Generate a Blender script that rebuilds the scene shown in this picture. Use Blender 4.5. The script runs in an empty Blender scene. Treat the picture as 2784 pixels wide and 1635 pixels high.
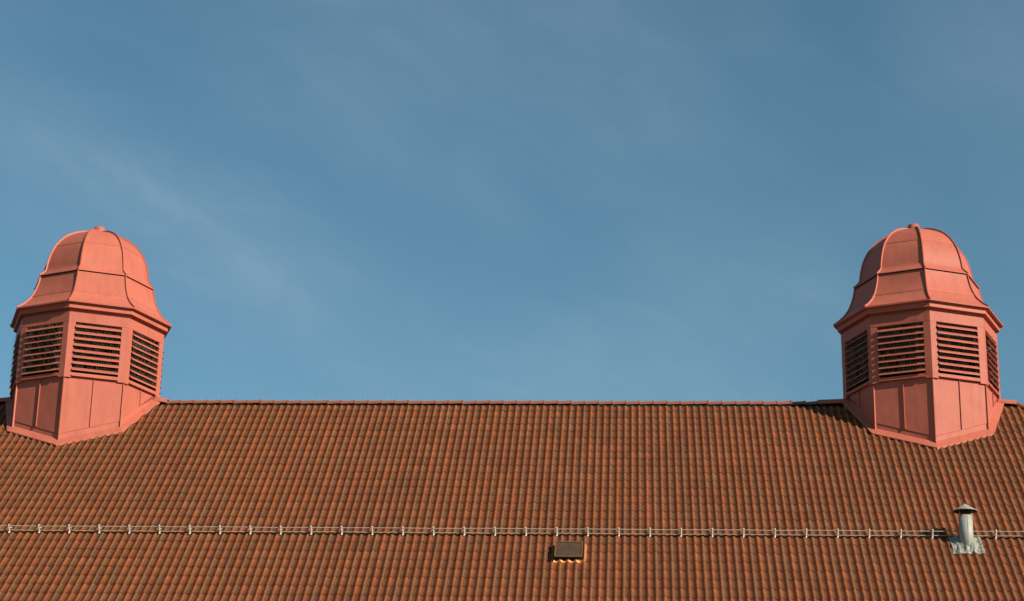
import bpy, math, random
from mathutils import Matrix, Vector

random.seed(7)
RAD = math.radians
scene = bpy.context.scene

# ------------------------------------------------------------------ camera
RIDGE = 13.71                      # ridge height above the ground
CAM_F = 5426.2                     # focal length in photograph pixels (width 2784)
CAM = Vector((5.4521, -42.6836, RIDGE - 12.112))
yaw, pit, rol = RAD(3.686), RAD(18.7365), RAD(1.1225)
FW = Vector((-math.sin(yaw) * math.cos(pit), math.cos(yaw) * math.cos(pit), math.sin(pit)))
_r = Vector((math.cos(yaw), math.sin(yaw), 0.0))
_u = _r.cross(FW)
CR = _r * math.cos(rol) + _u * math.sin(rol)
CU = -_r * math.sin(rol) + _u * math.cos(rol)
cam_data = bpy.data.cameras.new('camera')
cam_data.sensor_width = 36.0
cam_data.lens = CAM_F / 2784.0 * 36.0
cam_data.clip_start = 0.5
cam_data.clip_end = 6000.0
cam = bpy.data.objects.new('camera', cam_data)
scene.collection.objects.link(cam)
m = Matrix.Identity(4)
for i in range(3):
    m[i][0], m[i][1], m[i][2], m[i][3] = CR[i], CU[i], -FW[i], CAM[i]
cam.matrix_world = m
scene.camera = cam

def project(v):
    d = v - CAM
    z = d.dot(FW)
    return 1392 + CAM_F * d.dot(CR) / z, 817.5 - CAM_F * d.dot(CU) / z

# ------------------------------------------------------------------ light
SUN_AZ, SUN_EL = RAD(55.5), RAD(27.0)      # azimuth measured from -Y towards +X
to_sun = Vector((math.sin(SUN_AZ) * math.cos(SUN_EL), -math.cos(SUN_AZ) * math.cos(SUN_EL), math.sin(SUN_EL)))
SUN_STRENGTH = 5.0
sun_data = bpy.data.lights.new('sun', 'SUN')
sun_data.energy = SUN_STRENGTH
sun_data.angle = RAD(0.53)
sun_data.color = (1.0, 0.93, 0.82)
sun = bpy.data.objects.new('sun', sun_data)
scene.collection.objects.link(sun)
sun.rotation_euler = (-to_sun).to_track_quat('-Z', 'Y').to_euler()
sun.location = (20, -20, 40)

world = bpy.data.worlds.new('World')
scene.world = world
world.use_nodes = True
wn, wl = world.node_tree.nodes, world.node_tree.links
wn.clear()

def wnode(t, **kw):
    n = wn.new(t)
    for k, v in kw.items():
        setattr(n, k, v)
    return n

def wmath(op, a, b=None, clamp=False):
    n = wnode('ShaderNodeMath', operation=op, use_clamp=clamp)
    for i, v in enumerate((a, b)):
        if v is None:
            continue
        if isinstance(v, (int, float)):
            n.inputs[i].default_value = v
        else:
            wl.new(v, n.inputs[i])
    return n.outputs[0]

w_out = wnode('ShaderNodeOutputWorld')
w_bg = wnode('ShaderNodeBackground')
w_bg.inputs['Strength'].default_value = 0.066
sky = wnode('ShaderNodeTexSky', sky_type='NISHITA')
sky.sun_disc = False
sky.sun_elevation = SUN_EL
sky.sun_rotation = math.pi - SUN_AZ        # the sky's rotation runs clockwise from +Y
sky.altitude = 50
sky.air_density = 1.0
sky.dust_density = 0.15
sky.ozone_density = 1.6
hsv = wnode('ShaderNodeHueSaturation')
hsv.inputs['Hue'].default_value = 0.482
hsv.inputs['Saturation'].default_value = 0.92
hsv.inputs['Value'].default_value = 1.0
wl.new(sky.outputs[0], hsv.inputs['Color'])
geo = wnode('ShaderNodeTexCoord')
DIR = geo.outputs['Generated']

def wdot(vec):
    n = wnode('ShaderNodeVectorMath', operation='DOT_PRODUCT')
    wl.new(DIR, n.inputs[0])
    n.inputs[1].default_value = tuple(vec)
    return n.outputs['Value']

# thin cirrus, laid out along the great circle of one long streak
A = Vector((-0.3021, 0.8704, 0.3888)).normalized()
B = Vector((-0.0988, 0.9473, 0.3049)).normalized()
E2 = A.cross(B).normalized()
E1 = (B - A).normalized()
E3 = E1.cross(E2).normalized()
if E2.z < 0:
    E2 = -E2
PC = Vector((-0.2183, 0.9104, 0.3514))      # heading of the cirrus patch
PATCH_C = PC.dot(E1)
VEIL_OFF = (13.7, 7.3, 5.3)
along, across, deep = wdot(E1), wdot(E2), wdot(E3)
comb = wnode('ShaderNodeCombineXYZ')
wl.new(along, comb.inputs[0]); wl.new(across, comb.inputs[1]); wl.new(deep, comb.inputs[2])

def wnoise(sx, sy, detail, rough, dist, off):
    mp = wnode('ShaderNodeMapping')
    mp.inputs['Scale'].default_value = (sx, sy, sx)
    mp.inputs['Location'].default_value = off
    wl.new(comb.outputs[0], mp.inputs['Vector'])
    n = wnode('ShaderNodeTexNoise')
    n.inputs['Scale'].default_value = 1.0
    n.inputs['Detail'].default_value = detail
    n.inputs['Roughness'].default_value = rough
    n.inputs['Distortion'].default_value = dist
    wl.new(mp.outputs[0], n.inputs['Vector'])
    return n.outputs[0]

def wrange(v, a, b, c, d):
    n = wnode('ShaderNodeMapRange', interpolation_type='SMOOTHSTEP')
    wl.new(v, n.inputs['Value'])
    for k, x in zip(('From Min', 'From Max', 'To Min', 'To Max'), (a, b, c, d)):
        n.inputs[k].default_value = x
    return n.outputs[0]

veil = wrange(wnoise(4.0, 8.0, 3, 0.45, 0.2, VEIL_OFF), 0.32, 0.72, 0.0, 1.0)
wisp = wrange(wnoise(16.0, 38.0, 9, 0.58, 1.0, (0.3, 1.7, 5.0)), 0.36, 0.74, 0.0, 1.0)
band = wmath('EXPONENT', wmath('MULTIPLY', wmath('POWER', wmath('DIVIDE', wmath('ABSOLUTE', wmath('ADD', across, 0.011)), 0.036), 2.0), -1.0))
# the streak is one patch of cirrus: it thins out along its length
patch_ = wmath('EXPONENT', wmath('MULTIPLY', wmath('POWER', wmath('DIVIDE', wmath('ABSOLUTE', wmath('SUBTRACT', along, PATCH_C)), 0.13), 2.0), -1.0))
band = wmath('MULTIPLY', band, patch_)
soft = wrange(wnoise(8.0, 20.0, 4, 0.5, 0.3, (7.3, 2.2, 0.0)), 0.25, 0.70, 0.35, 1.0)
cl = wmath('ADD', wmath('MULTIPLY', veil, 0.20), wmath('MULTIPLY', wmath('MULTIPLY', wisp, veil), 0.10))
cl = wmath('ADD', cl, wmath('MULTIPLY', wmath('MULTIPLY', band, wmath('MULTIPLY', soft, wmath('ADD', wmath('MULTIPLY', wisp, 0.42), 0.55))), 0.50), clamp=True)
mix = wnode('ShaderNodeMix', data_type='RGBA')
wl.new(cl, mix.inputs[0])
tintn = wnode('ShaderNodeMix', data_type='RGBA', blend_type='MULTIPLY')
tintn.inputs[0].default_value = 1.0
tintn.inputs[7].default_value = (0.69, 0.98, 1.07, 1.0)
wl.new(hsv.outputs[0], tintn.inputs[6])
wl.new(tintn.outputs[2], mix.inputs[6])
mix.inputs[7].default_value = (3.5, 4.9, 6.1, 1.0)
wl.new(mix.outputs[2], w_bg.inputs['Color'])
wl.new(w_bg.outputs[0], w_out.inputs[0])

vs = scene.view_settings
vs.view_transform = 'Standard'
vs.look = 'None'
vs.exposure = 0.45
vs.gamma = 1.0
vs.use_curve_mapping = False

# ------------------------------------------------------------------ materials
def material(name):
    mt = bpy.data.materials.new(name)
    mt.use_nodes = True
    nt = mt.node_tree
    return mt, nt, nt.nodes['Principled BSDF']

def add_noise(nt, scale, detail=3, rough=0.5, coord='Object', stretch=None, own=False):
    tc = nt.nodes.new('ShaderNodeTexCoord')
    n = nt.nodes.new('ShaderNodeTexNoise')
    n.inputs['Scale'].default_value = scale
    n.inputs['Detail'].default_value = detail
    n.inputs['Roughness'].default_value = rough
    src = tc.outputs[coord]
    if own:
        oi = nt.nodes.new('ShaderNodeObjectInfo')
        ad = nt.nodes.new('ShaderNodeVectorMath')
        ad.operation = 'MULTIPLY_ADD'
        nt.links.new(oi.outputs['Random'], ad.inputs[0])
        ad.inputs[1].default_value = (37.0, 53.0, 41.0)
        nt.links.new(src, ad.inputs[2])
        src = ad.outputs[0]
    if stretch:
        mp = nt.nodes.new('ShaderNodeMapping')
        mp.inputs['Scale'].default_value = stretch
        nt.links.new(src, mp.inputs[0])
        src = mp.outputs[0]
    nt.links.new(src, n.inputs['Vector'])
    return n.outputs[0]

def ramp(nt, fac, stops):
    r = nt.nodes.new('ShaderNodeValToRGB')
    els = r.color_ramp.elements
    while len(els) < len(stops):
        els.new(0.5)
    for e, (pos, c) in zip(els, stops):
        e.position = pos
        e.color = (c[0], c[1], c[2], 1)
    nt.links.new(fac, r.inputs[0])
    return r.outputs[0]

def bump(nt, bs, h, strength, dist):
    b = nt.nodes.new('ShaderNodeBump')
    b.inputs['Strength'].default_value = strength
    b.inputs['Distance'].default_value = dist
    nt.links.new(h, b.inputs['Height'])
    nt.links.new(b.outputs[0], bs.inputs['Normal'])
    return b

def mul(nt, a, b, fac=1.0):
    mx = nt.nodes.new('ShaderNodeMix')
    mx.data_type = 'RGBA'
    mx.blend_type = 'MULTIPLY'
    mx.inputs[0].default_value = fac
    nt.links.new(a, mx.inputs[6])
    nt.links.new(b, mx.inputs[7])
    return mx.outputs[2]

def plain(name, col, rough=0.6, metal=0.0, var=0.15, scale=6.0, bmp=0.15, bdist=0.005):
    mt, nt, bs = material(name)
    lo = [c * (1 - var) for c in col]
    hi = [min(1, c * (1 + var)) for c in col]
    nt.links.new(ramp(nt, add_noise(nt, scale, 5, 0.6), [(0.3, lo), (0.7, hi)]), bs.inputs['Base Color'])
    bs.inputs['Roughness'].default_value = rough
    bs.inputs['Metallic'].default_value = metal
    if bmp:
        bump(nt, bs, add_noise(nt, scale * 5, 4), bmp, bdist)
    return mt

# painted sheet metal of the turrets
PAINT, nt, bs = material('salmon_painted_sheet_metal')
c1 = ramp(nt, add_noise(nt, 1.3, 4, 0.55, own=True), [(0.3, (0.425, 0.113, 0.070)), (0.7, (0.470, 0.129, 0.081))])
c2 = ramp(nt, add_noise(nt, 1.0, 6, 0.65, stretch=(7, 7, 0.9), own=True), [(0.30, (0.80, 0.78, 0.78)), (0.52, (1, 1, 1))])
c3 = ramp(nt, add_noise(nt, 34.0, 3, 0.6), [(0.35, (0.93, 0.93, 0.93)), (0.6, (1, 1, 1))])
oi = nt.nodes.new('ShaderNodeObjectInfo')
c4 = ramp(nt, oi.outputs['Random'], [(0.0, (0.93, 0.92, 0.92)), (1.0, (1.04, 1.04, 1.03))])
nt.links.new(mul(nt, mul(nt, mul(nt, c1, c2, 0.6), c3), c4), bs.inputs['Base Color'])
bs.inputs['Roughness'].default_value = 0.52
bs.inputs['Specular IOR Level'].default_value = 0.13
b2 = bump(nt, bs, add_noise(nt, 1.6, 2, 0.4, own=True), 0.6, 0.04)

# clay tiles: colour, with painted rib shade, comes from the tint stored on each tile, grain from noise
TILE, nt, bs = material('weathered_clay_tile_with_shade')
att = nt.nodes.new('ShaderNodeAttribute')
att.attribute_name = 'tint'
g1 = ramp(nt, add_noise(nt, 9.0, 5, 0.65), [(0.25, (0.72, 0.72, 0.74)), (0.75, (1.2, 1.16, 1.1))])
g2 = ramp(nt, add_noise(nt, 70.0, 3, 0.6), [(0.3, (0.86, 0.86, 0.86)), (0.7, (1.1, 1.1, 1.1))])
g3 = ramp(nt, add_noise(nt, 0.35, 3, 0.5), [(0.3, (0.90, 0.92, 0.94)), (0.7, (1.06, 1.04, 1.0))])
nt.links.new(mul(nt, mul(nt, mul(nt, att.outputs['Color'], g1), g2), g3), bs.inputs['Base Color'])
bs.inputs['Roughness'].default_value = 0.78
bs.inputs['Specular IOR Level'].default_value = 0.25
bump(nt, bs, add_noise(nt, 60.0, 4, 0.6), 0.4, 0.004)

RIDGE_CLAY = plain('ridge_tile_clay', (0.235, 0.062, 0.020), 0.75, 0, 0.22, 5.0, 0.3)
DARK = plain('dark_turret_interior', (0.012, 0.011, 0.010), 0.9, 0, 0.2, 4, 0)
UNDER = plain('bituminous_underlay', (0.007, 0.005, 0.004), 0.95, 0, 0.2, 4, 0.2)
STEEL = plain('galvanised_steel', (0.50, 0.48, 0.41), 0.6, 0.0, 0.12, 14, 0.1)
RAILM = plain('weathered_galvanised_rail', (0.36, 0.32, 0.23), 0.6, 0.0, 0.18, 9, 0.1)
SPIKE = plain('bird_spike_wire', (0.30, 0.25, 0.17), 0.4, 0.3, 0.1, 9, 0)
SPIKE_CLEAR = plain('pale_bird_spike_wire', (0.55, 0.55, 0.56), 0.35, 0.2, 0.1, 9, 0)
PIPE = plain('zinc_vent_pipe', (0.31, 0.305, 0.245), 0.62, 0.1, 0.10, 7, 0.1)
LEAD = plain('crumpled_lead_flashing', (0.245, 0.235, 0.185), 0.6, 0.1, 0.2, 13, 0.3, 0.01)
COPPER = plain('bright_copper', (0.62, 0.21, 0.065), 0.42, 0.35, 0.12, 12, 0.1)
PLASTER = plain('pale_wall_plaster', (0.55, 0.50, 0.40), 0.9, 0, 0.08, 2, 0.3)
CAP_SHADE = plain('shade_darkened_metal', (0.018, 0.013, 0.010), 0.8, 0, 0.2, 8, 0)  # near-black colour that paints in the shade under the rain cap
GUTTER = plain('dark_gutter_metal', (0.12, 0.06, 0.045), 0.5, 0.2, 0.1, 5, 0)
RIMC = plain('worn_copper_rim', (0.14, 0.085, 0.042), 0.5, 0.1, 0.2, 12, 0.1)
OLD_COPPER, nt, bs = material('patinated_brown_copper')
oc = ramp(nt, add_noise(nt, 5.0, 5, 0.6), [(0.3, (0.052, 0.030, 0.016)), (0.55, (0.078, 0.044, 0.022)), (0.8, (0.125, 0.062, 0.024))])
nt.links.new(oc, bs.inputs['Base Color'])
bs.inputs['Roughness'].default_value = 0.6
bs.inputs['Specular IOR Level'].default_value = 0.2
GROUND, nt, bs = material('courtyard_asphalt_and_grass')
gc = ramp(nt, add_noise(nt, 0.05, 6, 0.6), [(0.42, (0.055, 0.055, 0.052)), (0.5, (0.06, 0.075, 0.035)), (0.7, (0.05, 0.065, 0.03))])
nt.links.new(gc, bs.inputs['Base Color'])
bs.inputs['Roughness'].default_value = 0.95

# ------------------------------------------------------------------ helpers
COL = scene.collection

def tag(o, label=None, cat=None, group=None, kind=None):
    for k, v in (('label', label), ('category', cat), ('group', group), ('kind', kind)):
        if v:
            o[k] = v
    return o

def empty(name, loc, label, cat, group=None):
    o = bpy.data.objects.new(name, None)
    o.empty_display_size = 0.3
    COL.objects.link(o)
    o.location = loc
    return tag(o, label, cat, group)

def make_mesh(name, verts, faces, mat, smooth=False, tints=None):
    me = bpy.data.meshes.new(name)
    me.from_pydata([tuple(v) for v in verts], [], faces)
    me.materials.append(mat)
    if smooth:
        me.polygons.foreach_set('use_smooth', [True] * len(me.polygons))
    if tints is not None:
        ca = me.color_attributes.new('tint', 'FLOAT_COLOR', 'POINT')
        flat = []
        for c in tints:
            flat += [c[0], c[1], c[2], 1.0]
        ca.data.foreach_set('color', flat)
    me.update()
    return me

def part(name, me, parent, mat4=None, kind=None):
    o = bpy.data.objects.new(name, me)
    COL.objects.link(o)
    o.parent = parent
    if mat4 is not None:
        o.matrix_basis = mat4
    if kind:
        o['kind'] = kind
    return o

class MB:
    """collects boxes, prisms and tubes for one mesh"""
    def __init__(self):
        self.v, self.f = [], []

    def add(self, vs_, fs_):
        n = len(self.v)
        self.v += [Vector(q) for q in vs_]
        self.f += [tuple(i + n for i in q) for q in fs_]
        return self

    def loft(self, rings, cap=True, closed=True):
        n = len(rings[0])
        vs_ = [q for r in rings for q in r]
        fs_ = []
        for a in range(len(rings) - 1):
            for b in range(n if closed else n - 1):
                c = (b + 1) % n
                fs_.append((a * n + b, a * n + c, (a + 1) * n + c, (a + 1) * n + b))
        if cap:
            fs_.append(tuple(range(n))[::-1])
            fs_.append(tuple((len(rings) - 1) * n + i for i in range(n)))
        return self.add(vs_, fs_)

    def tube(self, a, b, r, n=6, r2=None):
        a, b = Vector(a), Vector(b)
        d = (b - a).normalized()
        s = d.orthogonal().normalized()
        t = d.cross(s)
        rings = []
        for q, rr in ((a, r), (b, r if r2 is None else r2)):
            rings.append([q + (s * math.cos(2 * math.pi * i / n) + t * math.sin(2 * math.pi * i / n)) * rr for i in range(n)])
        return self.loft(rings)

    def box(self, o, x, y, z):
        """box from corner o along the vectors x, y, z"""
        o, x, y, z = Vector(o), Vector(x), Vector(y), Vector(z)
        return self.loft([[o, o + x, o + x + y, o + y], [o + z, o + x + z, o + x + y + z, o + y + z]])

    def mesh(self, name, mat, smooth=False):
        me = make_mesh(name, self.v, self.f, mat, smooth)
        return me

# ------------------------------------------------------------------ ground
gm = MB()
gm.add([(-2500, -2500, 0), (2500, -2500, 0), (2500, 2500, 0), (-2500, 2500, 0)], [(0, 1, 2, 3)])
g = bpy.data.objects.new('ground', gm.mesh('ground', GROUND))
COL.objects.link(g)
g['kind'] = 'structure'

# ------------------------------------------------------------------ the building and its tiled roof
PITCH = RAD(40.5336)
CP, SP = math.cos(PITCH), math.sin(PITCH)
HIP_R, HIP_L = 13.80, -8.95
MIDX = (HIP_R + HIP_L) / 2
T_EAVE = 0.5003 + 0.3339 * 30
COURSE, T0 = 0.3339, 0.5003
TILE_W = 0.3
X_BR0 = -6.8373                    # first bracket
CREST0 = X_BR0 - 0.048              # crest of an orange rib
XL, XR = -6.9179, 11.7727

building = empty('building', (MIDX, 0, 0), 'long pale building under the big orange brown tiled hipped roof that fills the lower third', 'building')

def frame(origin, xdir, down):
    """roof frame in building coordinates: x along the eaves, y DOWN the slope, z the roof's normal"""
    x, y = Vector(xdir).normalized(), Vector(down).normalized()
    n = x.cross(-y).normalized()
    M = Matrix.Identity(4)
    for i in range(3):
        M[i][0], M[i][1], M[i][2], M[i][3] = x[i], y[i], n[i], origin[i]
    return M

F_FRONT = frame((-MIDX, 0, RIDGE), (1, 0, 0), (0, -CP, -SP))
F_BACK = frame((-MIDX, 0, RIDGE), (-1, 0, 0), (0, CP, -SP))
F_RIGHT = frame((HIP_R - MIDX, 0, RIDGE), (0, 1, 0), (CP, 0, -SP))
F_LEFT = frame((HIP_L - MIDX, 0, RIDGE), (0, -1, 0), (-CP, 0, -SP))

RIB_H = 0.038
def rib(x):
    """height of the tile profile above its pan; x = 0 on a crest"""
    c = 0.5 + 0.5 * math.cos(2 * math.pi * x / 0.15)
    return RIB_H * c ** 1.5

US = [-0.075 + 0.30 * i / 14 for i in range(15)]          # across one tile, two ribs at 0 and 0.15
LIFT = 0.0185
SINK = 0.004

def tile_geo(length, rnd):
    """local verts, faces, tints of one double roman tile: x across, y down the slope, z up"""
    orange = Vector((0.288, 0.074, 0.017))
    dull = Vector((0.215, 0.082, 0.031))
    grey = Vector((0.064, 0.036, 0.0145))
    shade_red = Vector((0.118, 0.032, 0.009))  # painted shade for the left rib slopes and the strips between ribs
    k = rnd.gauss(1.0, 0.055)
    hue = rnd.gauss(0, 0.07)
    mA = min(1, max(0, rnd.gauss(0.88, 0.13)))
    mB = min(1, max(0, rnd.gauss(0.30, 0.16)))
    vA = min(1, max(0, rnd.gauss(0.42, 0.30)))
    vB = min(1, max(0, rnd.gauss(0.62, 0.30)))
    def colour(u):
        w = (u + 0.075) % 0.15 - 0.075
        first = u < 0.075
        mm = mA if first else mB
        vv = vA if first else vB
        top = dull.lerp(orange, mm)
        pan = shade_red.lerp(grey, vv)
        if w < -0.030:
            c = shade_red
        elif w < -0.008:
            c = shade_red.lerp(top, (w + 0.030) / 0.022)
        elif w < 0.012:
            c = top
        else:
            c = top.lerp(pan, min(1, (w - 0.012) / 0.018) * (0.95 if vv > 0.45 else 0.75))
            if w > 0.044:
                c = c.lerp(shade_red, min(1, (w - 0.044) / 0.016) * 0.8)
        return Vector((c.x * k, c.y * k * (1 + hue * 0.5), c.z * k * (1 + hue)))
    n = len(US)
    V, C = [], []
    d1, d2 = rnd.uniform(-0.003, 0.003), rnd.uniform(-0.003, 0.003)
    ln = length + rnd.uniform(-0.004, 0.006)
    for row in range(3):
        for i, u in enumerate(US):
            e = d1 + (d2 - d1) * i / (n - 1)
            if row == 0:
                y, z = -0.01, rib(u) - SINK
            elif row == 1:
                y, z = ln, rib(u) + LIFT + e
            else:
                y, z = ln - 0.003, rib(u) + LIFT + e - 0.030
            V.append(Vector((u, y, z)))
            c = colour(u)
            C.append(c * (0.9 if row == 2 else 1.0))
    Fc = []
    for r in range(2):
        for i in range(n - 1):
            a = r * n + i
            Fc.append((a, a + n, a + n + 1, a + 1))
    return V, Fc, C

OCT_R = 1.64
def in_turret(x, y):
    for cx in (XL, XR):
        dx, dy = abs(x - cx), abs(y)
        # octagon with vertices on the axes
        ok = True
        for kk in (22.5, 67.5):
            a = RAD(kk)
            if dx * math.sin(a) + dy * math.cos(a) > OCT_R * math.cos(math.pi / 8) - 0.20:
                ok = False
        if ok:
            return True
    return False

variants = []
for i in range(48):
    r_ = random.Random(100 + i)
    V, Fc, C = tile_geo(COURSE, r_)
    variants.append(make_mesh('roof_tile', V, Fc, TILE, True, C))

# candidate tiles of the front slope
front = []
i0 = int((HIP_L - 9 - CREST0) / TILE_W)
i1 = int((HIP_R + 9 - CREST0) / TILE_W)
for j in range(31):
    ta = 0.23 if j == 0 else T0 + COURSE * (j - 1)
    tb = T0 + COURSE * j
    for i in range(i0, i1):
        x = CREST0 + TILE_W * i
        ym = (ta + tb) / 2 * CP
        if x + 0.075 < HIP_L - ym or x + 0.075 > HIP_R + ym:
            continue
        if in_turret(x + 0.075, -ym):
            continue
        # how much of it the picture shows
        P = []
        for (xx, tt) in ((x - .075, ta), (x + .225, ta), (x + .225, tb), (x - .075, tb)):
            P.append(project(Vector((xx, -tt * CP, RIDGE - tt * SP))))
        xs = [min(2784, max(0, q[0])) for q in P]
        ys = [min(1635, max(0, q[1])) for q in P]
        area = 0.5 * abs(sum(xs[a] * ys[(a + 1) % 4] - xs[(a + 1) % 4] * ys[a] for a in range(4)))
        front.append([area, j, i, x, ta, tb])
front.sort(key=lambda q: -q[0])

# underlay boards
H_E = T_EAVE * CP
rb = MB()
def P3(x, t, n, F):
    return F @ Vector((x, t, n))
pts_top = [Vector((HIP_L - MIDX, 0, RIDGE - 0.03)), Vector((HIP_R - MIDX, 0, RIDGE - 0.03))]
ez = RIDGE - T_EAVE * SP - 0.03
pts_e = [Vector((HIP_L - MIDX - H_E, -H_E, ez)), Vector((HIP_R - MIDX + H_E, -H_E, ez)),
         Vector((HIP_R - MIDX + H_E, H_E, ez)), Vector((HIP_L - MIDX - H_E, H_E, ez))]
dn = Vector((0, 0, -0.2))
vs_ = pts_top + pts_e + [q + dn for q in pts_e]
rb.add(vs_, [(0, 2, 3, 1), (1, 3, 4), (1, 4, 5, 0), (0, 5, 2), (2, 6, 7, 3), (3, 7, 8, 4), (4, 8, 9, 5), (5, 9, 6, 2), (6, 9, 8, 7)])
roof = part('roof', rb.mesh('roof', UNDER), building)

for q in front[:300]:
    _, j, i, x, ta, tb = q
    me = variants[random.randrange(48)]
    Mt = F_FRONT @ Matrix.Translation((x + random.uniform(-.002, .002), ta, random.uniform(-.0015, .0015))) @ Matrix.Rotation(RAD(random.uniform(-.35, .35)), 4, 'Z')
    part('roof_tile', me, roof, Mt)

V_all, F_all, C_all = [], [], []
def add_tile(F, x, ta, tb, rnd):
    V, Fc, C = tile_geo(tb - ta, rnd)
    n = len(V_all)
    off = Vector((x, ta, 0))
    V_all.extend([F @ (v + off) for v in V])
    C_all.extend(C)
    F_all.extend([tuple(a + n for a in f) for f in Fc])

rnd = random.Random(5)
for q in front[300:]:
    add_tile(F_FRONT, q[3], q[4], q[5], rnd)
for F, half_l, half_r in ((F_BACK, None, None), (F_RIGHT, 0, 0), (F_LEFT, 0, 0)):
    for j in range(31):
        ta = 0.23 if j == 0 else T0 + COURSE * (j - 1)
        tb = T0 + COURSE * j
        ym = (ta + tb) / 2 * CP
        for i in range(-80, 80):
            x = TILE_W * i + 0.05
            if half_l is None:
                X = -x                        # building x of the back slope runs the other way
                if X - 0.075 < HIP_L - ym or X - 0.075 > HIP_R + ym or in_turret(X - .075, ym):
                    continue
            elif abs(x + 0.075) > ym:
                continue
            add_tile(F, x, ta, tb, rnd)
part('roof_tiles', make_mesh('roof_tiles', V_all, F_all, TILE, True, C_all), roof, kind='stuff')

# ridge and hip tiles: half round, the right end raised over its neighbour
def cap_tile_mesh(rnd, length=0.33):
    mb = MB()
    ns = 7
    r0, r1 = 0.084, 0.100
    rings = []
    for (xx, rr, th) in ((0.0, r0, 0.014), (length - 0.035, r1 - 0.004, 0.014), (length - 0.03, r1 + 0.004, 0.016), (length, r1 + 0.004, 0.02)):
        ring = []
        for i in range(ns + 1):
            a = math.pi * i / ns
            ring.append(Vector((xx, -rr * math.cos(a), rr * math.sin(a) * 0.92)))
        for i in range(ns, -1, -1):
            a = math.pi * i / ns
            ring.append(Vector((xx, -(rr - th) * math.cos(a), (rr - th) * math.sin(a) * 0.92)))
        rings.append(ring)
    mb.loft(rings)
    return mb.mesh('ridge_tile', RIDGE_CLAY)

caps = [cap_tile_mesh(random.Random(i), 0.33 + 0.003 * i) for i in range(3)]
def cap_line(x0, x1):
    x = x0
    while x < x1:
        Mt = Matrix.Translation((x - MIDX, random.uniform(-.004, .004), RIDGE - 0.060 + random.uniform(-.004, .004)))
        Mt = Mt @ Matrix.Rotation(RAD(random.uniform(-3.4, -2.2)), 4, 'Y')
        part('ridge_tile', random.choice(caps), roof, Mt)
        x += 0.3025
cap_line(-5.02, 9.55)
for (hx, sx) in ((HIP_R, 1), (HIP_L, -1)):
    for sy in (-1, 1):
        d = Vector((sx * CP, sy * CP, -SP)).normalized()
        up = Vector((sx * SP, sy * SP, 2 * CP))
        side = up.cross(d).normalized()
        up = d.cross(side).normalized()
        L = H_E / abs(d.y)
        s = 0.0 if sx > 0 else 0.0
        while s < L - 0.2:
            o = Vector((hx - MIDX, 0, RIDGE)) + d * s + up * (-0.03)
            Mt = Matrix.Identity(4)
            for i in range(3):
                Mt[i][0], Mt[i][1], Mt[i][2], Mt[i][3] = d[i], side[i], up[i], o[i]
            part('hip_tile', random.choice(caps), roof, Mt)
            s += 0.3

# walls and eaves gutter, below the picture
wb = MB()
wx0, wx1, wy = HIP_L - H_E + 0.45 - MIDX, HIP_R + H_E - 0.45 - MIDX, H_E - 0.45
wb.box((wx0, -wy, 0), (wx1 - wx0, 0, 0), (0, 2 * wy, 0), (0, 0, ez - 0.203))
part('wall', wb.mesh('wall', PLASTER), building)
gb = MB()
for (a, b) in ((0, 1), (1, 2), (2, 3), (3, 0)):
    A_, B_ = pts_e[a] + Vector((0, 0, -0.06)), pts_e[b] + Vector((0, 0, -0.06))
    out = (B_ - A_).cross(Vector((0, 0, 1))).normalized()
    gb.tube(A_ + out * 0.085, B_ + out * 0.085, 0.07, 8)
part('gutter', gb.mesh('gutter', GUTTER), building)

# bird spikes on the ridge
sb = MB()
rs = random.Random(3)
x = -4.9
while x < 9.5:
    for _ in range(2):
        tx, ty = rs.uniform(-0.05, 0.05), rs.uniform(-0.06, 0.06)
        base = Vector((x - MIDX, 0, RIDGE + 0.052))
        sb.tube(base, base + Vector((tx * 0.4, ty, rs.uniform(0.09, 0.13))), 0.0010, 3)
    x += rs.uniform(0.06, 0.13)
part('bird_spikes', sb.mesh('bird_spikes', SPIKE_CLEAR), roof, kind='stuff')

# ------------------------------------------------------------------ turrets
def ov(k, r, z):
    """octagon vertex k (0 faces the street) at radius r"""
    a = RAD(45 * k)
    return Vector((r * math.sin(a), -r * math.cos(a), z))

C8 = math.cos(math.pi / 8)
def facet(j):
    a = RAD(45 * (j + 0.5))
    return Vector((math.sin(a), -math.cos(a), 0)), Vector((math.cos(a), math.sin(a), 0))   # outward, sideways (to vertex j+1)

def fp(j, u, ap, z):
    n, s = facet(j)
    return n * ap + s * u + Vector((0, 0, z))

TANP = math.tan(PITCH)
def roof_z(q, n=0.0):
    return -abs(q.y) * TANP + n / CP

PROFILE = [(1.868, 1.790), (1.76, 1.865), (1.650, 1.965), (1.565, 2.065), (1.495, 2.180), (1.430, 2.340), (1.385, 2.500), (1.358, 2.650)]
PROFILE_UP = [(1.385, 2.668), (1.300, 2.745), (1.238, 2.820), (1.222, 2.930), (1.190, 3.100), (1.120, 3.330), (1.000, 3.545), (0.850, 3.720),
              (0.720, 3.822), (0.560, 3.910), (0.350, 3.990), (0.110, 4.035)]

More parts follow.
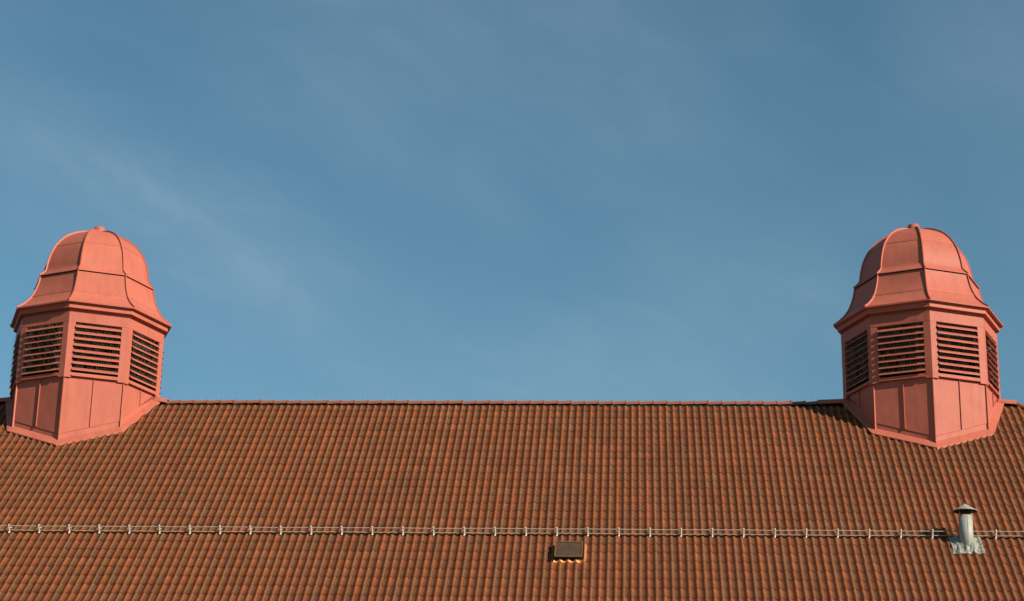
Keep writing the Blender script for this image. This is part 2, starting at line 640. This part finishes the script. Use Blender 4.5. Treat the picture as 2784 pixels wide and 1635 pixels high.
def sample(prof, z0, z1, n):
    """resample a profile smoothly between two heights"""
    out = []
    for i in range(n + 1):
        z = z0 + (z1 - z0) * i / n
        for a in range(len(prof) - 1):
            if prof[a][1] <= z + 1e-9 and z <= prof[a + 1][1] + 1e-9:
                p0 = prof[max(0, a - 1)]; p1 = prof[a]; p2 = prof[a + 1]; p3 = prof[min(len(prof) - 1, a + 2)]
                t = (z - p1[1]) / (p2[1] - p1[1])
                m1 = (p2[0] - p0[0]) / max(1e-6, p2[1] - p0[1]) * (p2[1] - p1[1])
                m2 = (p3[0] - p1[0]) / max(1e-6, p3[1] - p1[1]) * (p2[1] - p1[1])
                h = (2 * t ** 3 - 3 * t ** 2 + 1) * p1[0] + (t ** 3 - 2 * t ** 2 + t) * m1 + (-2 * t ** 3 + 3 * t ** 2) * p2[0] + (t ** 3 - t ** 2) * m2
                out.append((h, z))
                break
    return out

def dome_panel(j, prof, z0, z1, n, lap):
    pr = sample(prof, z0, z1, n)
    V, Fc = [], []
    rows = []
    # a small return under the lower edge, so that the seam has depth
    rows.append((pr[0][0] + lap - 0.03, pr[0][1] + 0.001))
    rows.append((pr[0][0] + lap, pr[0][1] - 0.002))
    for i, (r, z) in enumerate(pr):
        rows.append((r + lap * (1 - i / n), z + 0.006 if i == 0 else z))
    m_ = 5
    for (r, z) in rows:
        a, b = ov(j, r, z), ov(j + 1, r, z)
        for c in range(m_):
            V.append(a.lerp(b, c / (m_ - 1)))
    for a in range(len(rows) - 1):
        for c in range(m_ - 1):
            q = a * m_ + c
            Fc.append((q, q + 1, q + 1 + m_, q + m_))
    me = make_mesh('dome_panel', V, Fc, PAINT, False)
    for p_ in me.polygons:
        if p_.index >= 2 * (m_ - 1):
            p_.use_smooth = True
    return me

def rib_strip(k, prof_pts, w, h, name):
    """standing batten following a profile along vertex k"""
    a = RAD(45 * k)
    rad = Vector((math.sin(a), -math.cos(a), 0))
    tan = Vector((math.cos(a), math.sin(a), 0))
    up = Vector((0, 0, 1))
    mb = MB()
    rings = []
    for i, (r, z) in enumerate(prof_pts):
        p0 = prof_pts[max(0, i - 1)]; p1 = prof_pts[min(len(prof_pts) - 1, i + 1)]
        d = Vector((p1[0] - p0[0], p1[1] - p0[1])).normalized()
        nrm = rad * d.y - up * d.x
        c = rad * r + up * z
        rings.append([c - tan * w - nrm * 0.02, c + tan * w - nrm * 0.02, c + tan * w * 0.7 + nrm * h, c - tan * w * 0.7 + nrm * h])
    mb.loft(rings)
    return mb.mesh(name, PAINT)

WALL_R, POST_R = 1.665, 1.712
W_AP, P_AP = WALL_R * C8, POST_R * C8
HALF = WALL_R * math.sin(math.pi / 8)
SLAT_Z = [1.215, 1.075, 0.935, 0.797, 0.658, 0.520, 0.382, 0.243]

def build_turret(x, label):
    root = empty('ventilation_turret', (x, 0, RIDGE), label, 'turret', 'salmon turrets astride the roof ridge')
    # lower wall sheets, two to a side, with standing seams
    for j in range(8):
        for (u0, u1) in ((-HALF, -0.004), (0.004, HALF)):
            A0, B0 = fp(j, u0, W_AP, 0.115), fp(j, u1, W_AP, 0.115)
            A1, B1 = A0.copy(), B0.copy()
            A1.z, B1.z = roof_z(A0, 0.178), roof_z(B0, 0.178)
            n, s = facet(j)
            mb = MB()
            mb.loft([[A1, B1, B0, A0], [q - n * 0.010 for q in (A1, B1, B0, A0)]])
            part('wall_panel', mb.mesh('wall_panel', PAINT), root)
        n, s = facet(j)
        top = fp(j, 0, W_AP, 0.15)
        low = fp(j, 0, W_AP, roof_z(top, 0.19))
        mb = MB()
        mb.loft([[q - s * 0.006 - n * 0.005, q + s * 0.006 - n * 0.005, q + s * 0.006 + n * 0.025, q - s * 0.006 + n * 0.025] for q in (low, top)])
        part('standing_seam', mb.mesh('standing_seam', PAINT), root)
    for k in range(8):
        a = RAD(45 * k)
        rad = Vector((math.sin(a), -math.cos(a), 0)); tan = Vector((math.cos(a), math.sin(a), 0))
        top = ov(k, WALL_R, 0.12)
        low = ov(k, WALL_R, 0); low.z = roof_z(low, 0.05)
        mb = MB()
        mb.loft([[q - tan * 0.012 - rad * 0.01, q + tan * 0.012 - rad * 0.01, q + tan * 0.008 + rad * 0.030, q - tan * 0.008 + rad * 0.030] for q in (low, top)])
        part('corner_seam', mb.mesh('corner_seam', PAINT), root)
    # flashing: an upstand round the foot and an apron dressed down over the tiles
    for j in range(8):
        NS = 26
        rows = [[], [], [], [], []]
        for i in range(NS + 1):
            f = i / NS
            for r_i, (rr, nn) in enumerate(((WALL_R - 0.014, 0.215), (WALL_R - 0.013, 0.200), (WALL_R - 0.010, 0.085), (WALL_R + 0.145, None), (WALL_R + 0.142, -1))):
                q = ov(j, rr, 0).lerp(ov(j + 1, rr, 0), f)
                if nn is None or nn == -1:
                    wx = q.x + x
                    ripple = rib(((wx - CREST0 + 0.075) % 0.15) - 0.075)
                    h = 0.060
                    if nn == -1:
                        h = 0.018 + ripple * 0.85 if j < 4 else 0.040
                    q.z = roof_z(q, h)
                else:
                    q.z = roof_z(q, nn)
                rows[r_i].append(q)
        V = [q for r in rows for q in r]
        Fc = []
        for r in range(4):
            for i in range(NS):
                a = r * (NS + 1) + i
                Fc.append((a + NS + 1, a + NS + 2, a + 1, a))
        me = make_mesh('flashing', V, Fc, PAINT)
        part('flashing', me, root)
    # metal saddles capping the ridge on both sides
    for sx, ln in ((1, 0.36), (-1, 0.36)):
        ext = ln
        if (x < 0) == (sx > 0):
            ext = 0.26
        if x > 0 and sx < 0:
            ext = 0.62
        mb = MB()
        rings = []
        for (d0, rr, zz) in ((WALL_R - 0.04, 0.125, -0.015), (WALL_R + 0.12, 0.125, -0.035), (WALL_R + ext - 0.05, 0.118, -0.045), (WALL_R + ext, 0.116, -0.05)):
            ring = []
            for i in range(9):
                a = math.pi * i / 8
                ring.append(Vector((sx * d0, -rr * 1.15 * math.cos(a), zz + rr * math.sin(a))))
            for i in range(8, -1, -1):
                a = math.pi * i / 8
                ring.append(Vector((sx * d0, -(rr - 0.012) * 1.15 * math.cos(a), zz + (rr - 0.012) * math.sin(a))))
            rings.append(ring)
        mb.loft(rings)
        part('ridge_saddle', mb.mesh('ridge_saddle', PAINT), root)
    # corner posts of the louvre storey
    for k in range(8):
        mb = MB()
        t_ = POST_R * math.sin(math.pi / 8)
        W_ = 0.150
        for (j, sg) in ((k - 1, 1), (k, -1)):
            n, s = facet(j)
            zt, zb = 1.352, 0.085
            outer = [fp(j, sg * t_, P_AP, zb), fp(j, sg * (t_ - W_), P_AP, zb), fp(j, sg * (t_ - W_), P_AP, zt), fp(j, sg * t_, P_AP, zt)]
            # inner edge shortened so that the two wings meet on the corner's radius
            ti = (P_AP - 0.05) * math.tan(math.pi / 8)
            inner = [fp(j, sg * ti, P_AP - 0.05, zb), fp(j, sg * (t_ - W_), P_AP - 0.05, zb), fp(j, sg * (t_ - W_), P_AP - 0.05, zt), fp(j, sg * ti, P_AP - 0.05, zt)]
            mb.loft([outer, inner])
        part('corner_post', mb.mesh('corner_post', PAINT), root)
    # louvres
    for j in range(8):
        n, s = facet(j)
        mb = MB()
        U = 0.505
        up = Vector((0, 0, 1))
        # sill and head
        mb.box(fp(j, -U, P_AP - 0.06, 0.118), s * 2 * U, n * 0.085, up * 0.022)
        mb.box(fp(j, -U, P_AP - 0.055, 0.140), s * 2 * U, n * 0.050, up * 0.060)
        lv = part('louvre', mb.mesh('louvre_sill', PAINT), root)
        for si, z in enumerate(SLAT_Z):
            mb = MB()
            o1, o2 = P_AP + 0.050, P_AP - 0.045
            rr = random.Random(j * 31 + si + (500 if x > 0 else 0))
            dz = rr.uniform(-.005, .005); dz2 = dz + rr.uniform(-.006, .006)
            rings = []
            for (u, d) in ((-U + 0.004, dz), (U - 0.004, dz2)):
                rings.append([fp(j, u, o1, z + d), fp(j, u, o1 - 0.002, z + d + 0.013), fp(j, u, o2, z + d + 0.086), fp(j, u, o2, z + d + 0.074)])
            mb.loft(rings)
            part('slat', mb.mesh('slat', PAINT), lv)
        # needles of the bird spike strips fixed along every slat
        mb = MB()
        rr = random.Random(j + (900 if x > 0 else 950))
        for si, z in enumerate(SLAT_Z):
            u = -U + 0.02
            if si == 0:
                pass
            while u < U - 0.01:
                if rr.random() > 0.08:
                    q = fp(j, u, P_AP - 0.005, z + 0.055)
                    mb.tube(q, q + n * rr.uniform(-0.01, 0.035) + s * rr.uniform(-0.012, 0.012) + up * rr.uniform(0.085, 0.115) * (0.6 if si == 0 else 1.0), 0.0017, 3)
                    if rr.random() > 0.5:
                        q = fp(j, u + 0.012, P_AP + 0.01, z + 0.045)
                        mb.tube(q, q + n * rr.uniform(0.05, 0.085) + s * rr.uniform(-0.02, 0.02) + up * rr.uniform(0.05, 0.09), 0.0014, 3)
                u += 0.036
        part('bird_spikes', mb.mesh('louvre_bird_spikes', SPIKE), lv, kind='stuff')
    # dark inside of the louvre storey
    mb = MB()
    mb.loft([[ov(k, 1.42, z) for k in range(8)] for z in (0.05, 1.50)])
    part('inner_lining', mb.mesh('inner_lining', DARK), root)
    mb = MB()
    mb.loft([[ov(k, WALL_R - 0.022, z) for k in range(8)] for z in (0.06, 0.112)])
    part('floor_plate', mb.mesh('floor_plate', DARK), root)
    # frieze boards
    for j in range(8):
        mb = MB()
        t_ = (P_AP + 0.004) * math.tan(math.pi / 8); ti = (P_AP - 0.06) * math.tan(math.pi / 8)
        mb.loft([[fp(j, -t_, P_AP + .004, 1.354), fp(j, t_, P_AP + .004, 1.354), fp(j, t_, P_AP + .004, 1.575), fp(j, -t_, P_AP + .004, 1.575)],
                 [fp(j, -ti, P_AP - .06, 1.354), fp(j, ti, P_AP - .06, 1.354), fp(j, ti, P_AP - .06, 1.575), fp(j, -ti, P_AP - .06, 1.575)]])
        part('frieze_board', mb.mesh('frieze_board', PAINT), root)
    # cornice ring under the eaves
    prof = [(1.60, 1.577), (1.668, 1.577), (1.668, 1.646), (1.770, 1.648), (1.785, 1.652), (1.785, 1.750), (1.790, 1.762), (1.872, 1.768), (1.872, 1.786), (1.60, 1.787)]
    V, Fc = [], []
    for k in range(8):
        for (r, z) in prof:
            V.append(ov(k, r, z))
    m_ = len(prof)
    for k in range(8):
        k2 = (k + 1) % 8
        for i in range(m_):
            i2 = (i + 1) % m_
            Fc.append((k * m_ + i, k2 * m_ + i, k2 * m_ + i2, k * m_ + i2))
    part('cornice', make_mesh('cornice', V, Fc, PAINT), root)
    # dome: four tiers of sheets on eight sides, battens over the corners
    for j in range(8):
        part('dome_panel', dome_panel(j, PROFILE, 1.792, 2.12, 6, 0.004), root)
        part('dome_panel', dome_panel(j, PROFILE, 2.12, 2.65, 7, 0.006), root)
        part('dome_panel', dome_panel(j, PROFILE_UP, 2.668, 3.45, 12, 0.010), root)
        part('dome_panel', dome_panel(j, PROFILE_UP, 3.45, 4.035, 10, 0.006), root)
    for k in range(8):
        low = sample(PROFILE, 1.792, 2.65, 14)
        hi = sample(PROFILE_UP, 2.668, 4.035, 26)
        part('dome_rib', rib_strip(k, low, 0.014, 0.034, 'dome_rib'), root)
        part('dome_rib', rib_strip(k, hi, 0.014, 0.036, 'dome_rib'), root)
    # finial: a short capped collar
    mb = MB()
    rings = []
    for (r, z) in ((0.160, 3.99), (0.142, 4.06), (0.132, 4.150), (0.118, 4.183), (0.09, 4.190)):
        rings.append([Vector((r * math.cos(2 * math.pi * i / 20), r * math.sin(2 * math.pi * i / 20), z)) for i in range(20)])
    mb.loft(rings)
    part('finial', mb.mesh('finial', PAINT, False), root)
    # bird spikes round the crown
    if x < 0:
        return root
    mb = MB()
    rr = random.Random(77)
    for k in range(8):
        for i in range(9):
            t = i / 9
            r = 0.75 - 0.5 * t
            pr = sample(PROFILE_UP, 3.80, 3.99, 9)[i]
            q = ov(k, pr[0], pr[1] + 0.03)
            mb.tube(q, q + Vector((rr.uniform(-.03, .03), rr.uniform(-.03, .03), rr.uniform(.08, .12))), 0.0012, 3)
    part('bird_spikes', mb.mesh('crown_bird_spikes', SPIKE_CLEAR), root, kind='stuff')
    return root

build_turret(XL, 'left salmon pink octagonal louvred turret with bell dome, at the left end of the ridge')
build_turret(XR, 'right salmon pink octagonal louvred turret with bell dome, above the vent pipe')

# ------------------------------------------------------------------ snow guard
F_W = Matrix.Translation((0, 0, RIDGE)) @ frame((0, 0, 0), (1, 0, 0), (0, -CP, -SP))
T_R = 6.197
sg_x = X_BR0 + 0.6 * 15
sg = empty('snow_guard', F_W @ Vector((sg_x, T_R, 0)), 'galvanised snow guard of two thin rails running across the tiles', 'snow guard')
F_S = Matrix.Translation(-(F_W @ Vector((sg_x, T_R, 0)))) @ F_W
for n_ in (0.072, 0.168):
    mb = MB()
    xs = [X_BR0 - 0.6 * 4 + 0.6 * i for i in range(42)]
    rr = random.Random(int(n_ * 1000))
    ptsr = [F_S @ Vector((x, T_R + rr.uniform(-.004, .004), n_ + rr.uniform(-.006, .004))) for x in xs]
    rings = []
    for q in ptsr:
        rings.append([q + Vector((0, math.cos(2 * math.pi * i / 8), math.sin(2 * math.pi * i / 8))) * 0.0076 for i in range(8)])
    mb.loft(rings)
    part('rail', mb.mesh('rail', RAILM, True), sg)
mb = MB()
E = Vector
w = 0.0135
# upright plate, standing on the roof
mb.loft([[E((-w, -0.012, 0.02)), E((w, -0.012, 0.02)), E((w, 0.012, 0.02)), E((-w, 0.012, 0.02))],
         [E((-w, -0.012, 0.202)), E((w, -0.012, 0.202)), E((w, 0.012, 0.202)), E((-w, 0.012, 0.202))]])
# foot bent down the slope
mb.box(E((-w * 1.1, 0.012, 0.046)), E((w * 2.2, 0, 0)), E((-0.030, 0.035, -0.008)), E((0, 0, 0.009)))
# brace running up the slope and under the tile above
mb.loft([[E((-0.003, -0.012, 0.128)), E((0.003, -0.012, 0.128)), E((0.003, -0.012, 0.146)), E((-0.003, -0.012, 0.146))],
         [E((0.077, -0.13, 0.035)), E((0.083, -0.13, 0.035)), E((0.083, -0.13, 0.052)), E((0.077, -0.13, 0.052))]])
bracket_me = mb.mesh('bracket', STEEL)
for k in range(-3, 37):
    x = 5.0 + (X_BR0 + 0.6 * k - 5.0) * 0.9962
    Mt = F_S @ Matrix.Translation((x, T_R, 0)) @ Matrix.Rotation(RAD(-32 + random.uniform(-2, 2)), 4, 'Z')
    part('bracket', bracket_me, sg, Mt)

# ------------------------------------------------------------------ vent pipe
px, py = 11.750, -4.945
pz = -abs(py) * TANP
vp = empty('vent_pipe', (px, py, RIDGE + pz), 'grey metal vent pipe with a conical rain cap on a crumpled lead sheet', 'vent pipe')
def ring(r, z, n=28, zf=None):
    return [Vector((r * math.cos(2 * math.pi * i / n), r * math.sin(2 * math.pi * i / n), z)) for i in range(n)]
PT = -3.626 - pz                   # pipe's top above its base
mb = MB()
mb.loft([ring(0.131, -0.15), ring(0.131, PT), ring(0.119, PT), ring(0.119, PT - 0.3)])
part('pipe', mb.mesh('pipe', PIPE, False), vp)
for f in vp.children[0].data.polygons:
    f.use_smooth = len(f.vertices) == 4 and abs(f.normal.z) < 0.5
mb = MB()
mb.box(Vector((0.129, 0.0, 0.02)), Vector((0.010, 0, 0)), Vector((0, 0.012, 0)), Vector((0, 0, PT - 0.03)))
a = RAD(-82)
d = Vector((math.cos(a), math.sin(a), 0)); s_ = Vector((-math.sin(a), math.cos(a), 0))
mb2 = MB()
mb2.box(d * 0.129 - s_ * 0.006, s_ * 0.012, d * 0.006, Vector((0, 0, PT - 0.01)))
part('seam', mb2.mesh('seam', PIPE), vp)
mb = MB()
CZ = PT + 0.098
mb.loft([ring(0.229, CZ - 0.012), ring(0.231, CZ), ring(0.11, CZ + 0.068), ring(0.012, CZ + 0.135)], cap=False)
um = MB()
um.loft([ring(0.2215, CZ - 0.011), ring(0.10, CZ + 0.050), ring(0.005, CZ + 0.108)], cap=False)
mb.loft([ring(0.229, CZ - 0.012), ring(0.222, CZ - 0.010)], cap=False)
mb.loft([ring(0.012, CZ + 0.135, 28), ring(0.001, CZ + 0.142, 28)], cap=False)
cap_o = part('rain_cap', mb.mesh('rain_cap', PIPE), vp)
part('underside', um.mesh('underside', CAP_SHADE), cap_o)
for i in range(3):
    a = RAD(90 + 120 * i)
    d = Vector((math.cos(a), math.sin(a), 0)); s_ = Vector((-math.sin(a), math.cos(a), 0))
    mb = MB()
    mb.box(d * 0.133 - s_ * 0.012 + Vector((0, 0, PT - 0.08)), s_ * 0.024, d * 0.003, Vector((0, 0, 0.160)))
    part('strut', mb.mesh('strut', PIPE), vp)
# lead sheet dressed over the ribs
NX, NY = 34, 26
V, Fc = [], []
Finv = Matrix.Translation(-Vector((px, py, RIDGE + pz))) @ F_W
rr = random.Random(12)
from mathutils import noise
for iy in range(NY + 1):
    for ix in range(NX + 1):
        X = 11.44 + (12.035 - 11.44) * ix / NX
        T = 6.17 + (6.825 - 6.17) * iy / NY
        nz = noise.noise(Vector((X * 9, T * 7, 1.3)))
        nz2 = noise.noise(Vector((X * 22, T * 18, 4.3)))
        X += 0.012 * nz2 * (1 if ix in (0, NX) else 0.4)
        T += 0.014 * nz * (1 if iy in (0, NY) else 0.4)
        dd = math.hypot(X - px, (-T * CP - py))
        h = 0.040 + rib(((X - CREST0 + 0.075) % 0.15) - 0.075) * 0.5 + 0.040 * abs(nz) + 0.028 * abs(nz2) + 0.03 * max(0, 1 - (dd - 0.13) / 0.10) * (1 if dd > 0.1 else 0)
        if ix in (0, NX) or iy in (0, NY):
            h -= 0.02
        V.append(Finv @ Vector((X, T, h)))
for iy in range(NY):
    for ix in range(NX):
        a = iy * (NX + 1) + ix
        Fc.append((a, a + NX + 1, a + NX + 2, a + 1))
part('lead_sheet', make_mesh('lead_sheet', V, Fc, LEAD), vp)

# ------------------------------------------------------------------ copper roof vent
hx0, ht0 = 4.21, 7.16
vent_o = F_W @ Vector((hx0, ht0, 0))
rv = empty('roof_vent', vent_o, 'low brown copper roof vent with bright copper edges below the snow guard', 'roof vent')
Fv = Matrix.Translation(-vent_o) @ F_W
mb = MB()
# hood: a shallow box, closed by a patinated lid that overhangs the open lower end
X0, X1 = 3.952, 4.480
ta, tb = 6.62, 7.215
lid = []
mb.loft([[Fv @ Vector(q) for q in ((X0, ta, 0.108), (X1, ta, 0.108), (X1, tb, 0.112), (X0, tb, 0.112))],
         [Fv @ Vector(q) for q in ((X0, ta, 0.122), (X1, ta, 0.122), (X1, tb, 0.126), (X0, tb, 0.126))]])
lid_o = part('lid', mb.mesh('lid', OLD_COPPER), rv)
mb = MB()
for (xa, xb, t_a, t_b) in ((X0, X0 + .022, ta, tb), (X1 - .022, X1, ta, tb), (X0 + .022, X1 - .022, ta, ta + .03), (X0 + .022, X1 - .022, tb - .03, tb)):
    mb.loft([[Fv @ Vector(q) for q in ((xa, t_a, 0.1255), (xb, t_a, 0.1255), (xb, t_b, 0.1265), (xa, t_b, 0.1265))],
             [Fv @ Vector(q) for q in ((xa, t_a, 0.133), (xb, t_a, 0.133), (xb, t_b, 0.136), (xa, t_b, 0.136))]])
part('rim', mb.mesh('rim', RIMC), lid_o)
mb = MB()
for (a0, b0) in ((X0 + 0.004, X0 + 0.016), (X1 - 0.016, X1 - 0.004)):
    mb.loft([[Fv @ Vector(q) for q in ((a0, ta + .003, 0.0), (b0, ta + .003, 0.0), (b0, tb - 0.05, 0.0), (a0, tb - 0.05, 0.0))],
             [Fv @ Vector(q) for q in ((a0, ta + .003, 0.1075), (b0, ta + .003, 0.1075), (b0, tb - 0.05, 0.1115), (a0, tb - 0.05, 0.1115))]])
mb.loft([[Fv @ Vector(q) for q in ((X0 + .016, ta + .003, 0.0), (X1 - .016, ta + .003, 0.0), (X1 - .016, ta + .015, 0.0), (X0 + .016, ta + .015, 0.0))],
         [Fv @ Vector(q) for q in ((X0 + .016, ta + .003, 0.107), (X1 - .016, ta + .003, 0.107), (X1 - .016, ta + .015, 0.107), (X0 + .016, ta + .015, 0.107))]])
part('side_wall', mb.mesh('side_wall', OLD_COPPER), rv)
# dark plate painting in the shade inside the open lower end
mb = MB()
mb.loft([[Fv @ Vector(q) for q in ((X0 + .017, tb - .07, 0.0), (X1 - .017, tb - .07, 0.0), (X1 - .017, tb - .06, 0.0), (X0 + .017, tb - .06, 0.0))],
         [Fv @ Vector(q) for q in ((X0 + .017, tb - .07, 0.1105), (X1 - .017, tb - .07, 0.1105), (X1 - .017, tb - .06, 0.1105), (X0 + .017, tb - .06, 0.1105))]])
part('opening_shade', mb.mesh('opening_shade', DARK), rv)
# apron dressed over the ribs at the foot
V, Fc = [], []
NX = 40
rows_t = (tb - 0.055, tb - 0.01, tb + 0.040, tb + 0.043)
for ri, T in enumerate(rows_t):
    for ix in range(NX + 1):
        X = X0 - 0.015 + (X1 + 0.065 - X0) * ix / NX
        h = 0.030 + rib(((X - CREST0 + 0.075) % 0.15) - 0.075) * 1.0 - (0.025 if ri == 3 else 0)
        V.append(Fv @ Vector((X, T, h)))
for r in range(len(rows_t) - 1):
    for i in range(NX):
        a = r * (NX + 1) + i
        Fc.append((a, a + NX + 1, a + NX + 2, a + 1))
part('apron', make_mesh('apron', V, Fc, COPPER, True), rv)
# upturned strip along the right side
for (t0_, t1_) in ((6.60, 6.885), (6.895, 7.20)):
    mb = MB()
    mb.loft([[Fv @ Vector((x, t, n)) for (x, n) in ((X1 + 0.004, 0.03), (X1 + 0.070, 0.020), (X1 + 0.074, 0.028), (X1 + 0.040, 0.076), (X1 + 0.032, 0.076), (X1 + 0.006, 0.040))] for t in (t0_, t1_)])
    part('side_strip', mb.mesh('side_strip', COPPER), rv)
